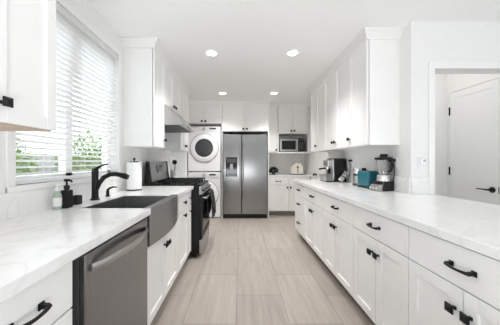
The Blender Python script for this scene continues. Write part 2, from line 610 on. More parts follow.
def wallcab(label, loc, rz, w_, d_, z0, z1, name='wall_cabinet', under='carc', group=None):
    t = thing(name, label, 'cabinet', loc, rz, group)
    MB().box(0, w_, .0005, d_, z0 + .004, z1).build('carcass', 'cab', t)
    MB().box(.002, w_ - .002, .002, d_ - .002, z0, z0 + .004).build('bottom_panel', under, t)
    return t

DT, DM = .868, .690      # drawer top / seam between drawer and doors

# --- left run
XL = -.634
DPL = .614
c = base('white base cabinet with drawers nearest the camera on the left', (XL, .10, 0), L90, .757, DPL)
for a, b in ((0, .375), (.375, .757)):
    drawer(c, a, b, DM, DT)
    drawer(c, a, b, .41, DM)
    drawer(c, a, b, .11, .41)

c = base('white two-door base cabinet under the steel apron sink', (XL, 1.512, 0), L90, .818, DPL, top=.66)
door(c, .02, .40, .11, .655, (.365, .555))
door(c, .40, .81, .11, .655, (.435, .555))
c = base('white drawer-over-door base cabinet right of the sink', (XL, 2.332, 0), L90, .414, DPL)
drawer(c, 0, .414, DM, DT, 'knob', hx=.2)
door(c, 0, .414, .11, DM, (.2, .64))
c = base('very narrow white pull-out base cabinet beside the stove', (XL, 2.748, 0), L90, .182, DPL)
drawer(c, 0, .182, DM, DT, 'knob')
door(c, 0, .182, .11, DM, (.09, .62), st=.04)
c = base('white base cabinet beyond the stove, next to the laundry machines', (XL, 3.712, 0), L90, .478, DPL)
drawer(c, 0, .478, DM, DT)
door(c, 0, .478, .11, DM, (.05, .62))

# counters on the left
t = thing('countertop', 'long white quartz countertop on the left, cut around the apron sink', 'countertop', (0, 0, CT - .041))
w = MB().box(XW, -.58, .08, 1.53, 0, .041, .002, 1).box(XW, -1.04, 1.53, 2.10, 0, .041).box(XW, -.635, 2.10, 2.22, 0, .041).box(XW, -.58, 2.22, 2.935, 0, .041, .002, 1)
w.build('slab', 'quartz', t)
struct(MB().box(XW, XW + .014, .08, 2.52, CT, CT + .135, .001, 1).build('trim_7', 'quartz'))
struct(MB().box(XW, XW + .014, 2.52, 2.935, CT, CT + .135, .001, 1).build('trim_8', 'quartz'))
t = thing('countertop', 'short white quartz countertop beyond the stove', 'countertop', (0, 0, CT - .041))
MB().box(XW, -.58, 3.706, 4.19, 0, .041, .002, 1).build('slab', 'quartz', t)
struct(MB().box(XW, XW + .014, 3.706, 4.19, CT, CT + .135, .001, 1).build('trim_9', 'quartz'))

# upper cabinets left
UXL = -.945
c = wallcab('white wall cabinet nearest the camera, left of the window', (UXL, .57, 0), L90, .61, 0.304, UB - .01, UT, under='wood')
door(c, 0, .298, UB - .01, UT, (.262, 1.448))
door(c, .298, .61, UB - .01, UT, (.334, 1.448))
c = wallcab('white single-door wall cabinet between the window and the range hood', (UXL, 2.53, 0), L90, .338, 0.304, UB, UT, under='carc')
door(c, 0, .338, UB, UT, (.30, 1.475))
c = wallcab('short white two-door wall cabinet above the range hood', (UXL, 2.87, 0), L90, .768, 0.304, 1.921, UT)
door(c, 0, .384, 1.921, UT, (.34, 1.965))
door(c, .384, .768, 1.921, UT, (.43, 1.965))
c = wallcab('white wall cabinet beyond the range hood, next to the laundry machines', (UXL, 3.64, 0), L90, .55, 0.304, UB + .015, UT)
door(c, 0, .275, UB + .015, UT, (.24, 1.475))
door(c, .275, .55, UB + .015, UT, (.31, 1.475))
crown([(XW + .0005, 1.18), (UXL + .02, 1.18), (UXL + .02, .57), (XW + .0005, .57)], 3)
crown([(XW + .0005, 4.19), (UXL + .02, 4.19), (UXL + .02, 2.53), (XW + .0005, 2.53)], 4)
t = thing('side_panel', 'tall white side panel between the stove wall and the laundry machines', 'panel', (0, 4.2, 0))
MB().box(XW + .0005, -.95, 0, .025, .001, CEIL - .001, .001, 1).build('panel', 'cab', t)

# --- laundry and fridge wall
YU = 5.08
c = wallcab('short white two-door wall cabinet above the stacked laundry machines', (-1.18, YU, 0), 0, .80, YB - YU - .004, 2.035, UT)
door(c, 0, .40, 2.035, UT, (.36, 2.085), gap=.005)
door(c, .40, .80, 2.035, UT, (.44, 2.085), gap=.005)
c = wallcab('white two-door wall cabinet above the refrigerator', (-.378, YU, 0), 0, .976, YB - YU - .004, 1.865, UT)
door(c, 0, .488, 1.865, UT, (.45, 1.92), gap=.005)
door(c, .488, .976, 1.865, UT, (.526, 1.92), gap=.005)
t = thing('side_panel', 'narrow white panel between the laundry machines and the refrigerator', 'panel', (-.398, 5.06, 0))
MB().box(0, .02, 0, YB - 5.06 - .001, .001, 2.034, .001, 1).build('panel', 'cab', t)
t = thing('side_panel', 'white side panel on the right of the refrigerator', 'panel', (.599, 5.05, 0))
MB().box(0, .022, 0, YB - 5.05 - .001, .001, UT, .001, 1).build('panel', 'cab', t)
YR = 5.30
crown([(XR - .002, YR - .02), (.621, YR - .02), (.621, YU - .02), (XW + .0005, YU - .02)], 5)

c = wallcab('tall narrow white wall cabinet beside the microwave nook', (.624, YR, 0), 0, .226, YB - YR - .004, 1.405, UT)
door(c, .004, .222, 1.43, UT, (.185, 1.48), gap=.005)
# microwave nook cabinet: doors above, open shelf below
c = thing('wall_cabinet', 'white two-door cabinet with an open nook holding the microwave', 'cabinet', (.852, YR, 0))
ww, dd = .736, YB - YR - .004
b = MB().box(0, .026, .0005, dd, 1.405, UT).box(ww - .06, ww, .0005, dd, 1.405, UT).box(.026, ww - .06, .0005, dd, 1.845, UT).box(.026, ww - .06, dd - .012, dd, 1.405, 1.845)
b.build('carcass', 'cab', c)
MB().box(.026, ww - .06, -.01, dd - .012, 1.405, 1.435, .001, 1).build('shelf', 'cab', c)
door(c, .004, .332, 1.85, UT, (.298, 1.905), gap=.005)
door(c, .332, .676, 1.85, UT, (.366, 1.905), gap=.005)

c = base('white base cabinet against the back wall beside the refrigerator', (.622, 5.28, 0), 0, .95, YB - 5.284)
drawer(c, .004, .47, DM, DT, gap=.005)
drawer(c, .47, .946, DM, DT, gap=.005)
door(c, .004, .47, .11, DM, (.435, .64), gap=.005)
door(c, .47, .946, .11, DM, (.505, .64), gap=.005)
t = thing('countertop', 'short white quartz countertop against the back wall beside the refrigerator', 'countertop', (0, 0, CT - .041))
MB().box(.622, XR - .001, 5.255, YB - .0005, 0, .041, .002, 1).build('slab', 'quartz', t)
struct(MB().box(.622, XR - .001, YB - .014, YB - .0005, CT, CT + .135, .001, 1).build('trim_10', 'quartz'))

# --- right run (local x runs towards the camera)
XRB = .944
DPR = .60
def rbase(label, y1, y0):
    return base(label, (XRB, y1, 0), R90, y1 - y0, DPR)
c = rbase('white three-drawer base cabinet at the far end of the right-hand counter', 3.93, 3.352)
drawer(c, 0, .578, DM, DT)
drawer(c, 0, .578, .43, DM)
drawer(c, 0, .578, .11, .43)
for lab, y1, y0, gy in (('white two-door base cabinet second from the far end of the right-hand counter', 3.35, 2.588, 2.98),
                        ('white two-door base cabinet third from the far end of the right-hand counter', 2.586, 1.908, 2.27),
                        ('white two-door base cabinet second nearest the camera on the right', 1.906, 1.283, 1.592),
                        ('white two-door base cabinet nearest the camera on the right', 1.281, .656, .968)):
    c = rbase(lab, y1, y0)
    W_ = y1 - y0
    g = y1 - gy
    drawer(c, 0, W_, DM, DT, hx=W_ / 2)
    door(c, 0, g, .11, DM, (g - .035, .595))
    door(c, g, W_, .11, DM, (g + .035, .595))
t = thing('side_panel', 'white back panel under the overhanging end of the right-hand counter', 'panel', (XRB + DPR + .001, .64, 0))
MB().box(0, .02, 0, 1.54, .001, .873, .001, 1).build('panel', 'cab', t)
t = thing('countertop', 'long white quartz countertop with appliances on the right', 'countertop', (0, 0, CT - .041))
MB().box(.90, 1.80, .60, 2.1845, 0, .041, .002, 1).box(.90, XR - .0005, 2.1845, 3.95, 0, .041).build('slab', 'quartz', t)
struct(MB().box(XR - .015, XR - .0005, 2.2, 3.95, CT, CT + .155, .001, 1).build('trim_11', 'quartz'))
struct(MB().box(XR - .0005, OX0 - .056, 2.186, 2.1995, CT, CT + .155, .001, 1).build('trim_12', 'quartz'))

URX = 1.295
spec = [('white single-door wall cabinet nearest the camera on the right', 2.352, 2.75, [(2.352, 2.75, 2.712)]),
        ('white two-door wall cabinet in the middle of the right wall', 2.752, 3.55, [(2.752, 3.15, 3.112), (3.15, 3.55, 3.188)]),
        ('white wall cabinet at the far end of the right wall', 3.552, 4.23, [(3.552, 3.93, 3.892), (3.93, 4.23, None)])]
for lab, y0, y1, ds in spec:
    c = wallcab(lab, (URX, y1, 0), R90, y1 - y0, XR - URX - .0005, UB + .005, UT)
    for a, b_, k in ds:
        door(c, y1 - b_, y1 - a, UB + .005, UT, (y1 - k, 1.475) if k else None)
crown([(XR - .0005, 2.352), (URX - .02, 2.352), (URX - .02, 4.23), (XR - .0005, 4.23)], 6)

struct(MB().box(XR - .012, XR, 3.95, DY0 - .07, 0, .10).build('baseboard_right', 'trimw'))
struct(MB().box(OX1, 4.5, 2.188, 2.2, 0, .10).build('baseboard_dining_side', 'trimw'))

# ------------------------------------------------------------------ appliances
# dishwasher
t = thing('dishwasher', 'stainless steel dishwasher under the left counter', 'dishwasher', (-.614, .892, 0), L90)
MB().box(0, .61, .0, .58, .10, .868).build('tub', 'dark', t)
d = MB().box(.004, .606, -.025, -.0005, .115, .862, .004).build('door', 'dsteel', t)
pts = [(.035 + .54 * u, -.028 - .048 * math.sin(PI * min(1, max(0, u))) ** .6, .80) for u in [i / 14 for i in range(15)]]
MB().tube(pts, .014, 10, flat=(.6, 1.15)).build('handle', 'steel', d)
MB().box(.004, .606, .05, .09, .003, .10).build('toe_panel', 'blackp', t)

# apron sink
t = thing('apron_sink', 'dark stainless steel apron-front sink set in the left counter', 'sink', (0, 0, 0))
x0, x1, y0, y1, zb = -1.027, -.6365, 1.5435, 2.0865, .70
s = MB()
s.box(x0 - .0125, x0, y0 - .0125, y1 + .0125, zb - .012, CT - .003)
s.box(x0, x1, y0 - .0125, y0, zb - .012, CT - .003).box(x0, x1, y1, y1 + .0125, zb - .012, CT - .003)
s.box(x0, x1, y0, y1, zb - .012, zb)
s.build('basin', 'sinksteel', t)
n = 14
poly = [(-.634, 1.532)]
for i in range(n + 1):
    u = i / n
    poly.append((-.590 + .030 * math.sin(PI * u), 1.532 + u * (2.218 - 1.532)))
poly.append((-.634, 2.218))
MB().prism(poly, 'Z', .662, CT - .002, bev=.006).build('apron', 'sinksteel', t)
MB().lathe([(0, .004), (.042, .004), (.045, .001), (.045, 0), (0, 0)], (-.84, 1.82, zb)).build('drain', 'chrome', t)

# faucet and soap dispenser
FX, FY = -1.15, 1.865
t = thing('kitchen_faucet', 'matt black pull-out faucet behind the sink', 'faucet', (FX, FY, CT))
MB().lathe([(.034, 0), (.034, .008), (.026, .014), (.0245, .05), (.0245, .235), (.020, .25), (0, .252)], seg=24).build('body', 'black', t)
MB().tube([(0.01, 0, .245), (.035, -.002, .262), (.07, -.004, .278), (.105, -.006, .283)], [.019, .013, .009, .007], 10, flat=(1, .7)).build('lever', 'black', t)
pts = [(.012, 0, .085), (.035, 0, .135), (.07, 0, .178), (.12, 0, .202), (.165, 0, .204), (.205, 0, .196)]
sp = MB().tube(pts, [.017, .018, .018, .018, .018, .019], 14).build('spout', 'black', t)
MB().tube([(.205, 0, .196), (.235, 0, .188), (.262, 0, .178)], [.020, .023, .020], 14).build('spray_head', 'black', sp)
t = thing('soap_dispenser', 'small black built-in soap pump right of the faucet', 'soap dispenser', (-1.157, 2.055, CT))
MB().lathe([(.021, 0), (.021, .005), (.014, .009), (.013, .045), (.010, .05), (.010, .058), (0, .059)], seg=20).build('base', 'black', t)
MB().tube([(0, 0, .056), (.02, 0, .072), (.05, 0, .082), (.078, 0, .08)], [.011, .009, .007, .0055], 10).build('spout', 'black', t)

# bottles by the window
t = thing('soap_bottle', 'clear bottle of pale green soap left of the black bottle', 'bottle', (-1.165, 1.50, CT))
MB().lathe([(0, 0), (.021, 0), (.024, .004), (.024, .085), (.021, .10), (.011, .112), (.011, .118), (0, .118)], seg=24).build('bottle', 'soap', t)
MB().ring((0, 0, 0), .0238, .0246, .02, .075, axis='Z', seg=28).build('paper_label', 'label', t)
p = MB().lathe([(.013, .116), (.013, .134), (.005, .138), (.005, .152), (0, .152)], seg=16).build('pump', 'ringw', t)
MB().box(-.006, .034, -.006, .006, .150, .160, .003).build('nozzle', 'ringw', p)
t = thing('soap_bottle', 'square black pump bottle below the window', 'bottle', (-1.135, 1.54, CT))
MB().box(-.026, .026, -.026, .026, 0, .118, .008, 3).lathe([(.016, .116), (.013, .128), (0, .128)], seg=16).build('bottle', 'blackp', t)
p = MB().lathe([(.017, .127), (.017, .146), (.006, .150), (.006, .172), (.016, .174), (.016, .19), (0, .192)], seg=18).build('pump', 'blackp', t)
MB().tube([(0, 0, .181), (.03, -.01, .181), (.045, -.014, .172)], [.008, .007, .005], 8).build('nozzle', 'blackp', p)
t = thing('sponge_holder', 'small black box between the black bottle and the faucet', 'sponge holder', (-1.165, 1.675, CT))
mb = MB().box(-.022, .022, -.028, .028, 0, .004).box(-.022, -.018, -.028, .028, 0, .062).box(.018, .022, -.028, .028, 0, .062).box(-.018, .018, -.028, -.024, 0, .062).box(-.018, .018, .024, .028, 0, .062)
mb.build('tray', 'blackp', t)
MB().box(-.012, .014, -.022, .022, .005, .057, .006).build('sponge', 'dark', t)

# paper towel
t = thing('paper_towel_holder', 'white paper towel roll on a black stand in the counter corner', 'paper towel', (-1.125, 2.50, CT))
MB().lathe([(0, 0), (.078, 0), (.078, .008), (.072, .011), (0, .011)]).build('base', 'black', t)
MB().lathe([(.02, .012), (.073, .012), (.0745, .016), (.0745, .292), (.073, .296), (.02, .296)], seg=36).build('paper_roll', 'paper', t)
MB().cone((0, 0, .01), (0, 0, .325), .006).lathe([(0, .32), (.012, .322), (.014, .332), (.009, .342), (0, .344)], seg=14).box(-.045, .045, -.006, .006, .296, .306, .002).build('rod', 'black', t)

# range
RW = .752
t = thing('gas_range', 'black and stainless steel gas range between the left cabinets', 'range', (-.515, 2.943, 0), L90)
MB().box(.002, RW - .002, .0, .715, .045, .905, .003).build('body', 'rangeblack', t)
MB().box(0, RW, -.02, .72, .905, .928, .005).build('cooktop', 'blackp', t)
bx = [(.14, .17), (.14, .44), (.376, .305), (.613, .17), (.613, .44)]
for x, y in bx:
    MB().lathe([(0, 0), (.046, 0), (.046, .008), (.032, .010), (.032, .018), (0, .020)], (x, y, .928), seg=20).build('burner', 'iron', t)
for gx0, gx1 in ((.02, .258), (.262, .490), (.494, .732)):
    g = MB()
    zt_, zb_ = .966, .952
    for xx in (gx0, gx1 - .012):
        g.box(xx, xx + .012, .03, .585, zb_, zt_)
    for yy in (.03, .165, .30, .435, .573):
        g.box(gx0, gx1, yy, yy + .012, zb_, zt_)
    g.box((gx0 + gx1) / 2 - .006, (gx0 + gx1) / 2 + .006, .03, .585, zb_, zt_)
    for xx in (gx0, gx1 - .012):
        for yy in (.03, .30, .573):
            g.box(xx, xx + .012, yy, yy + .012, .928, zb_)
    g.build('grate', 'iron', t)
bgp = MB().prism([(0.600, .928), (0.660, .928), (0.660, 1.215), (0.635, 1.215)], 'X', .032, RW - .032, bev=.003).build('backguard', 'steel', t)
for a, b_ in ((-.004, .032), (RW - .032, RW + .004)):
    MB().prism([(0.595, .928), (0.665, .928), (0.665, 1.222), (0.629, 1.222)], 'X', a, b_).build('end_cap', 'blackp', bgp)
q = Matrix.Rotation(math.atan2(.035, .287), 3, 'X').inverted()
MB().box(.27, .48, .6135, .619, 1.06, 1.165, rot=((.375, .616, 1.112), q)).build('display', 'blackgloss', bgp)
MB().box(.33, .42, .610, .614, 1.105, 1.14, rot=((.375, .616, 1.112), q)).build('clock', 'screen', bgp)
cp = MB().prism([(-.001, .80), (-.045, .81), (-.02, .904), (-.001, .904)], 'X', .004, RW - .004, bev=.002).build('control_panel', 'steel', t)
for x in (.10, .23, .376, .52, .65):
    MB().cone((x, -.034, .856), (x, -.066, .848), .021, .018).build('knob', 'dark', cp)
od = MB().box(.006, RW - .006, -.035, -.001, .235, .795, .004).build('oven_door', 'rangeblack', t)
MB().box(.09, RW - .09, -.038, -.034, .33, .68, .003).build('oven_window', 'blackgloss', od)
hd = MB().tube([(.06, -.085, .755), (RW - .06, -.085, .755)], .013, 12)
for x in (.075, RW - .075):
    hd.cone((x, -.03, .755), (x, -.085, .755), .010)
hd.build('handle', 'steel', od)
dr = MB().box(.006, RW - .006, -.033, -.001, .055, .228, .004).build('drawer', 'steel', t)
for x in (.05, RW - .05):
    for y in (.05, .65):
        MB().cone((x, y, 0.001), (x, y, .046), .016).build('foot', 'blackp', t)

# towel on the oven handle
t = thing('kitchen_towel', 'black towel hanging from the oven door handle', 'towel', (-.43, 3.44, .77))
mb = MB()
rows = []
nx, nz = 18, 14
for side in (0, 1):
    pass
prof = [(-.022, -.30), (-.024, -.2), (-.024, -.1), (-.021, -.02), (-.012, .012), (0, .018), (.012, .012), (.021, -.02), (.034, -.1), (.046, -.2), (.05, -.34)]
for j, (px_, pz_) in enumerate(prof):
    row = []
    for i in range(nx + 1):
        u = i / nx
        fold = .010 * math.sin(u * 22 + j * .15) * min(1, abs(pz_) * 6)
        row.append(mb.bm.verts.new((px_ + fold, (u - .5) * .42 * (1 + .02 * math.sin(j)), pz_ + .01 * math.sin(u * 9) * (1 if j in (0, len(prof) - 1) else 0))))
    rows.append(row)
for r0, r1 in zip(rows, rows[1:]):
    for i in range(nx):
        f = mb.bm.faces.new((r0[i], r0[i + 1], r1[i + 1], r1[i]))
        f.smooth = True
o = mb.build('cloth', 'cloth', t)
sd = o.modifiers.new('thickness', 'SOLIDIFY')
sd.thickness = .006
sd.offset = 0

# range hood
t = thing('range_hood', 'slanted stainless steel range hood under the left wall cabinets', 'range hood', (-.706, 2.872, 0), L90)
HW = .764
MB().prism([(0, 1.668), (0, 1.70), (.205, 1.919), (.543, 1.919), (.543, 1.668)], 'X', 0, HW, bev=.002).build('canopy', 'steel', t)
MB().box(.03, HW / 2 - .005, .05, .42, 1.660, 1.668).build('filter', 'filter', t)
MB().box(HW / 2 + .005, HW - .03, .05, .42, 1.660, 1.668).build('filter', 'filter', t)
MB().box(.25, .51, -.003, .0, 1.676, 1.692).build('control_strip', 'blackp', t)

# washer and dryer
def laundry(name, label, cat, loc, top):
    t = thing(name, label, cat, loc)
    W_, D_ = .70, .66
    MB().box(0, W_, .0, D_, .02, .985, .012, 3).build('body', 'enamel', t)
    p = MB().box(.006, W_ - .006, -.014, .0, .885, .978, .005).build('control_panel', 'ringw', t)
    MB().lathe([(0, 0), (.036, 0), (.036, .02), (.028, .03), (0, .03)], (.345, -.014, .932), axis='Y').build('dial', 'grey', p)
    MB().box(.46, .60, -.016, -.013, .918, .950).build('display', 'blackgloss', p)
    if not top:
        MB().box(.05, .20, -.017, -.013, .905, .960, .002).build('soap_drawer', 'enamel', p)
    cx, cz = .35, .52
    dr = MB().lathe([(.30, 0), (.30, .010), (.292, .022), (.25, .036), (.215, .044), (.195, .040), (.195, .0)], (cx, 0, cz), seg=56, axis='Y').build('door', 'enamel', t)
    MB().ring((cx, 0, cz), .300, .308, -.001, .010, seg=56).build('door_seam', 'dark', dr)
    MB().lathe([(.195, .036), (.18, .044), (.12, .052), (0, .056)], (cx, 0, cz), seg=48, axis='Y').build('door_glass', 'smoke', dr)
    MB().box(cx + .225, cx + .245, -.055, -.036, cz - .05, cz + .05, .004).build('door_handle', 'ringw', dr)
    for x in (.06, W_ - .06):
        for y in (.06, D_ - .06):
            MB().cone((x, y, 0.0), (x, y, .021), .02).build('foot', 'blackp', t)
    return t
laundry('washing_machine', 'white front-loading washing machine at the bottom of the laundry stack', 'washing machine', (-1.117, 5.045, .001), False)
laundry('clothes_dryer', 'white front-loading dryer stacked on top of the washing machine', 'dryer', (-1.117, 5.045, .989), True)

# refrigerator
t = thing('refrigerator', 'stainless steel side-by-side refrigerator with ice dispenser', 'refrigerator', (-.362, 5.005, 0))
FW = .944
MB().box(.004, FW - .004, .065, .735, .03, 1.79, .004).build('body', 'dark', t)
ld = MB().box(0, .394, 0, .06, .095, 1.80, .010, 3).build('door', 'steelh', t)
rd = MB().box(.402, FW, 0, .06, .095, 1.80, .010, 3).build('door', 'steelh', t)
MB().box(.06, .30, -.004, .0, .90, 1.31, .003).build('dispenser_panel', 'blackgloss', ld)
ds = MB().box(.085, .275, -.0055, -.0035, 1.19, 1.28).build('dispenser_display', 'dark', ld)
MB().box(.09, .27, -.010, -.004, .915, .925).build('drip_ledge', 'grey', ld)
MB().box(.15, .21, -.018, -.004, 1.05, 1.17, .004).build('dispenser_paddle', 'grey', ld)
for par, x in ((ld, .365), (rd, .432)):
    hd = MB().tube([(x, -.050, .50), (x, -.052, .80), (x, -.052, 1.30), (x, -.050, 1.62)], .011, 10)
    hd.cone((x, 0, .53), (x, -.05, .53), .009).cone((x, 0, 1.59), (x, -.05, 1.59), .009)
    hd.build('handle', 'steel', par)
MB().box(.01, FW - .01, .02, .06, .012, .092).build('bottom_grille', 'blackp', t)
for x in (.05, FW - .05):
    MB().box(x - .035, x + .035, .01, .12, 1.80, 1.815, .003).build('hinge_cover', 'dark', t)
    MB().cone((x, .1, .001), (x, .1, .031), .02).build('foot', 'blackp', t)
    MB().cone((x, .68, .001), (x, .68, .031), .02).build('foot', 'blackp', t)

# microwave in its nook
t = thing('microwave', 'stainless steel microwave in the nook above the back counter', 'microwave', (.898, 5.325, 1.4355))
MB().box(0, .55, .012, .40, .010, .30, .004).build('body', 'dark', t)
d = MB().box(.0, .415, -.012, .011, .012, .30, .004).build('door', 'steel', t)
MB().box(.045, .36, -.014, -.011, .055, .255, .003).build('window', 'blackgloss', d)
MB().tube([(.393, -.035, .05), (.393, -.038, .15), (.393, -.035, .26)], .009, 10).cone((.393, -.01, .06), (.393, -.035, .06), .006).cone((.393, -.01, .25), (.393, -.035, .25), .006).build('handle', 'steel', d)
p = MB().box(.418, .55, -.010, .011, .012, .30, .003).build('control_panel', 'blackgloss', t)
MB().box(.435, .535, -.0115, -.0095, .245, .28).build('display', 'screen', p)
for i in range(4):
    for j in range(3):
        MB().box(.437 + .034 * j, .463 + .034 * j, -.0118, -.0095, .06 + .042 * i, .088 + .042 * i).build('button', 'dark', p)
for x in (.05, .5):
    for y in (.05, .36):
        MB().cone((x, y, 0), (x, y, .011), .012, seg=12).build('foot', 'blackp', t)

# cream toaster on the back counter
t = thing('toaster', 'cream rounded toaster with dark lever on the back counter', 'toaster', (1.318, 5.46, CT))
arch = []
for i in range(21):
    a = PI * i / 20
    arch.append((.125 * math.cos(a) * (1 - .0), .155 + .115 * math.sin(a)))
arch = [(.132, .02)] + arch + [(-.132, .02)]
MB().prism(arch, 'Y', -.09, .17, bev=.02, seg=4).build('body', 'cream', t)
MB().box(-.128, .128, -.08, .165, .004, .022, .004).build('base', 'dark', t)
MB().box(-.006, .006, -.0925, -.088, .08, .20).build('lever_slot', 'blackp', t)
MB().box(-.022, .022, -.115, -.09, .165, .19, .006).build('lever', 'blackp', t)
MB().lathe([(0, 0), (.016, 0), (.015, .014), (0, .015)], (0, -.09, .065), axis='Y').build('dial', 'chrome', t)
MB().box(-.055, -.02, -.02, .12, .262, .272).build('bread_slot', 'blackp', t)
MB().box(.02, .055, -.02, .12, .262, .272).build('bread_slot', 'blackp', t)

# pot plant
random.seed(4)
def leaf(mb, p, d, ln, wd, droop=.3):
    d = d.normalized()
    sd_ = d.cross(Vector((0, 0, 1)))
    if sd_.length < .05:
        sd_ = Vector((1, 0, 0))
    sd_.normalize()
    a = p
    m = p + d * ln * .5
    e = p + d * ln - Vector((0, 0, ln * droop))
    v = [mb.bm.verts.new(x) for x in (a, m + sd_ * wd / 2, e, m - sd_ * wd / 2)]
    mb.bm.faces.new((v[0], v[1], v[2]))
    mb.bm.faces.new((v[0], v[2], v[3]))
t = thing('potted_plant', 'small dark leafy plant on the back counter near the refrigerator', 'plant', (.775, 5.44, CT))
MB().lathe([(0, 0), (.04, 0), (.052, .07), (.055, .072), (.055, .08), (.047, .08), (.045, .07), (0, .07)]).build('pot', 'dark', t)
mb = MB()
for i in range(260):
    a = random.uniform(0, 2 * PI)
    el = random.uniform(-.15, 1.3)
    d_ = Vector((math.cos(a) * math.cos(el), math.sin(a) * math.cos(el), math.sin(el)))
    p_ = Vector((0, 0, .075)) + d_ * random.uniform(.03, .10)
    leaf(mb, p_, d_, random.uniform(.035, .065), random.uniform(.018, .03), random.uniform(.1, .7))
mb.build('leaves', 'leafd', t)

# utensil crock and ladle beyond the range
t = thing('utensil_crock', 'white ceramic crock on the counter beyond the stove', 'crock', (-1.06, 3.80, CT))
MB().lathe([(0, 0), (.05, 0), (.056, .006), (.060, .08), (.058, .155), (.061, .16), (.061, .165), (.054, .165), (.054, .012), (0, .012)]).build('pot', 'ceramic', t)
t = thing('ladle', 'black ladle standing in the white crock', 'ladle', (-1.06, 3.80, CT + .013))
MB().tube([(-.02, .0, 0), (0, 0, .12), (.015, -.005, .26)], .006, 8).build('handle', 'black', t)
MB().lathe([(0, -.012), (.022, -.008), (.036, .012), (.038, .03), (.034, .03), (.03, .014), (0, 0)], (.018, -.03, .28), axis='Y').build('bowl', 'black', t)

# ------------------------------------------------------------------ right counter appliances
# espresso machine: local front -y, rotated so that the front faces the aisle
t = thing('espresso_machine', 'black and steel espresso machine at the far end of the right counter', 'coffee machine', (1.395, 3.785, CT), R90)
MB().box(0, .30, .0, .185, .0, .345, .008).build('body', 'blackgloss', t)
MB().box(.004, .296, -.012, .004, .02, .335, .006).build('front_panel', 'steel', t)
hd = MB().box(.05, .25, -.075, -.008, .225, .33, .012).build('brew_head', 'chrome', t)
MB().cone((.15, -.045, .226), (.15, -.045, .185), .034).build('group_head', 'chrome', hd)
MB().tube([(.15, -.07, .20), (.15, -.12, .195), (.15, -.17, .188)], [.012, .013, .015], 10).build('portafilter_handle', 'blackp', hd)
MB().box(.10, .20, -.014, -.010, .06, .20).build('cup_bay', 'blackgloss', t)
MB().prism([(-.11, .012), (-.006, .012), (-.006, .11), (-.125, .10)], 'X', .02, .28, bev=.004).build('drip_tray', 'steel', t)
MB().prism([(-.105, 0), (-.004, 0), (-.004, .013), (-.112, .013)], 'X', .018, .282).build('tray_base', 'blackp', t)
MB().box(.03, .27, .01, .17, .345, .352, .003).build('cup_warmer', 'dark', t)
MB().tube([(.31, .150, .012), (.36, .165, .012), (.40, .168, .06), (.445, .168, .16), (.455, .165, .26), (.447, .145, .312)], .005, 8).build('power_cord', 'blackp', t)

def outlet(label, loc, rz):
    t = thing('wall_outlet', label, 'outlet', loc, rz)
    MB().box(-.037, .037, -.006, 0, -.058, .058, .003).build('cover_plate', 'ringw', t)
    for z in (-.026, .026):
        MB().box(-.017, .017, -.0085, -.006, z - .019, z + .019, .003).build('socket', 'enamel', t)
    return t
outlet('white wall outlet behind the espresso machine cord', (XR - .0005, 3.34, 1.205), R90)
outlet('white wall outlet behind the blender', (XR - .0005, 2.41, 1.205), R90)
outlet('white wall outlet beside the hall opening', (1.695, 2.1995, 1.205), 0)
t = thing('night_light', 'small white plug-in device on the outlet beside the hall opening', 'night light', (1.695, 2.1905, 1.215))
MB().box(-.024, .024, -.03, 0, -.032, .042, .012, 3).build('housing', 'enamel', t)
MB().lathe([(0, 0), (.012, 0), (.010, .006), (0, .007)], (0, -.03, .012), axis='Y').build('lens', 'grey', t)
for lab, y in (('black plug in the outlet behind the espresso machine', 3.34), ('black plug in the outlet behind the blender', 2.41)):
    t = thing('power_plug', lab, 'plug', (XR - .0095, y, 1.232), R90)
    MB().box(-.016, .016, -.05, 0, -.014, .014, .005).build('plug_body', 'blackp', t)

# ribbed silver cylinder leaning on the machine
t = thing('milk_frother', 'ribbed silver and black cylinder leaning against the espresso machine', 'frother', (1.445, 3.37, CT))
ax = Vector((.10, .055, .115)).normalized()
st_ = Vector((0, 0, .036))
for k, (a, b_, mm, r_) in enumerate(((0, .045, 'chrome', .036), (.045, .058, 'blackp', .034), (.058, .095, 'chrome', .036), (.095, .108, 'blackp', .034), (.108, .15, 'chrome', .034))):
    MB().cone(st_ + ax * a, st_ + ax * b_, r_, seg=24).build(['cap', 'band', 'sleeve', 'band', 'cup'][k], mm, t)

# coffee grinder behind the teal toaster
t = thing('coffee_grinder', 'stainless steel canister grinder with black lid behind the teal toaster', 'coffee grinder', (1.495, 2.985, CT))
MB().lathe([(0, 0), (.06, 0), (.062, .01), (.056, .03), (0, .03)]).build('base', 'dark', t)
MB().lathe([(.052, .03), (.054, .12), (.052, .125), (.046, .126), (0, .126)]).build('body', 'steel', t)
MB().lathe([(.050, .125), (.056, .13), (.056, .145), (0, .145)]).build('band', 'blackp', t)
MB().lathe([(.052, .145), (.054, .215), (.048, .225), (0, .226)]).build('hopper', 'chrome', t)
MB().box(.02, .095, -.035, .035, .17, .222, .01).build('lid_grip', 'blackp', t)

# teal toaster
t = thing('toaster', 'teal two-slice toaster in the middle of the right counter', 'toaster', (1.486, 2.735, CT))
MB().box(-.066, .066, -.125, .125, .014, .195, .026, 4).build('body', 'teal', t)
MB().box(-.062, .062, -.12, .12, .0, .018, .004).build('base', 'blackp', t)
for x in (-.024, .024):
    MB().box(x - .011, x + .011, -.09, .09, .191, .1965).build('bread_slot', 'blackp', t)
MB().box(-.005, .005, .123, .128, .06, .16).build('lever_slot', 'chrome', t)
MB().box(-.02, .02, .125, .146, .135, .152, .005).build('lever', 'chrome', t)
MB().cone((0, .124, .045), (0, .14, .045), .016).build('dial', 'chrome', t)

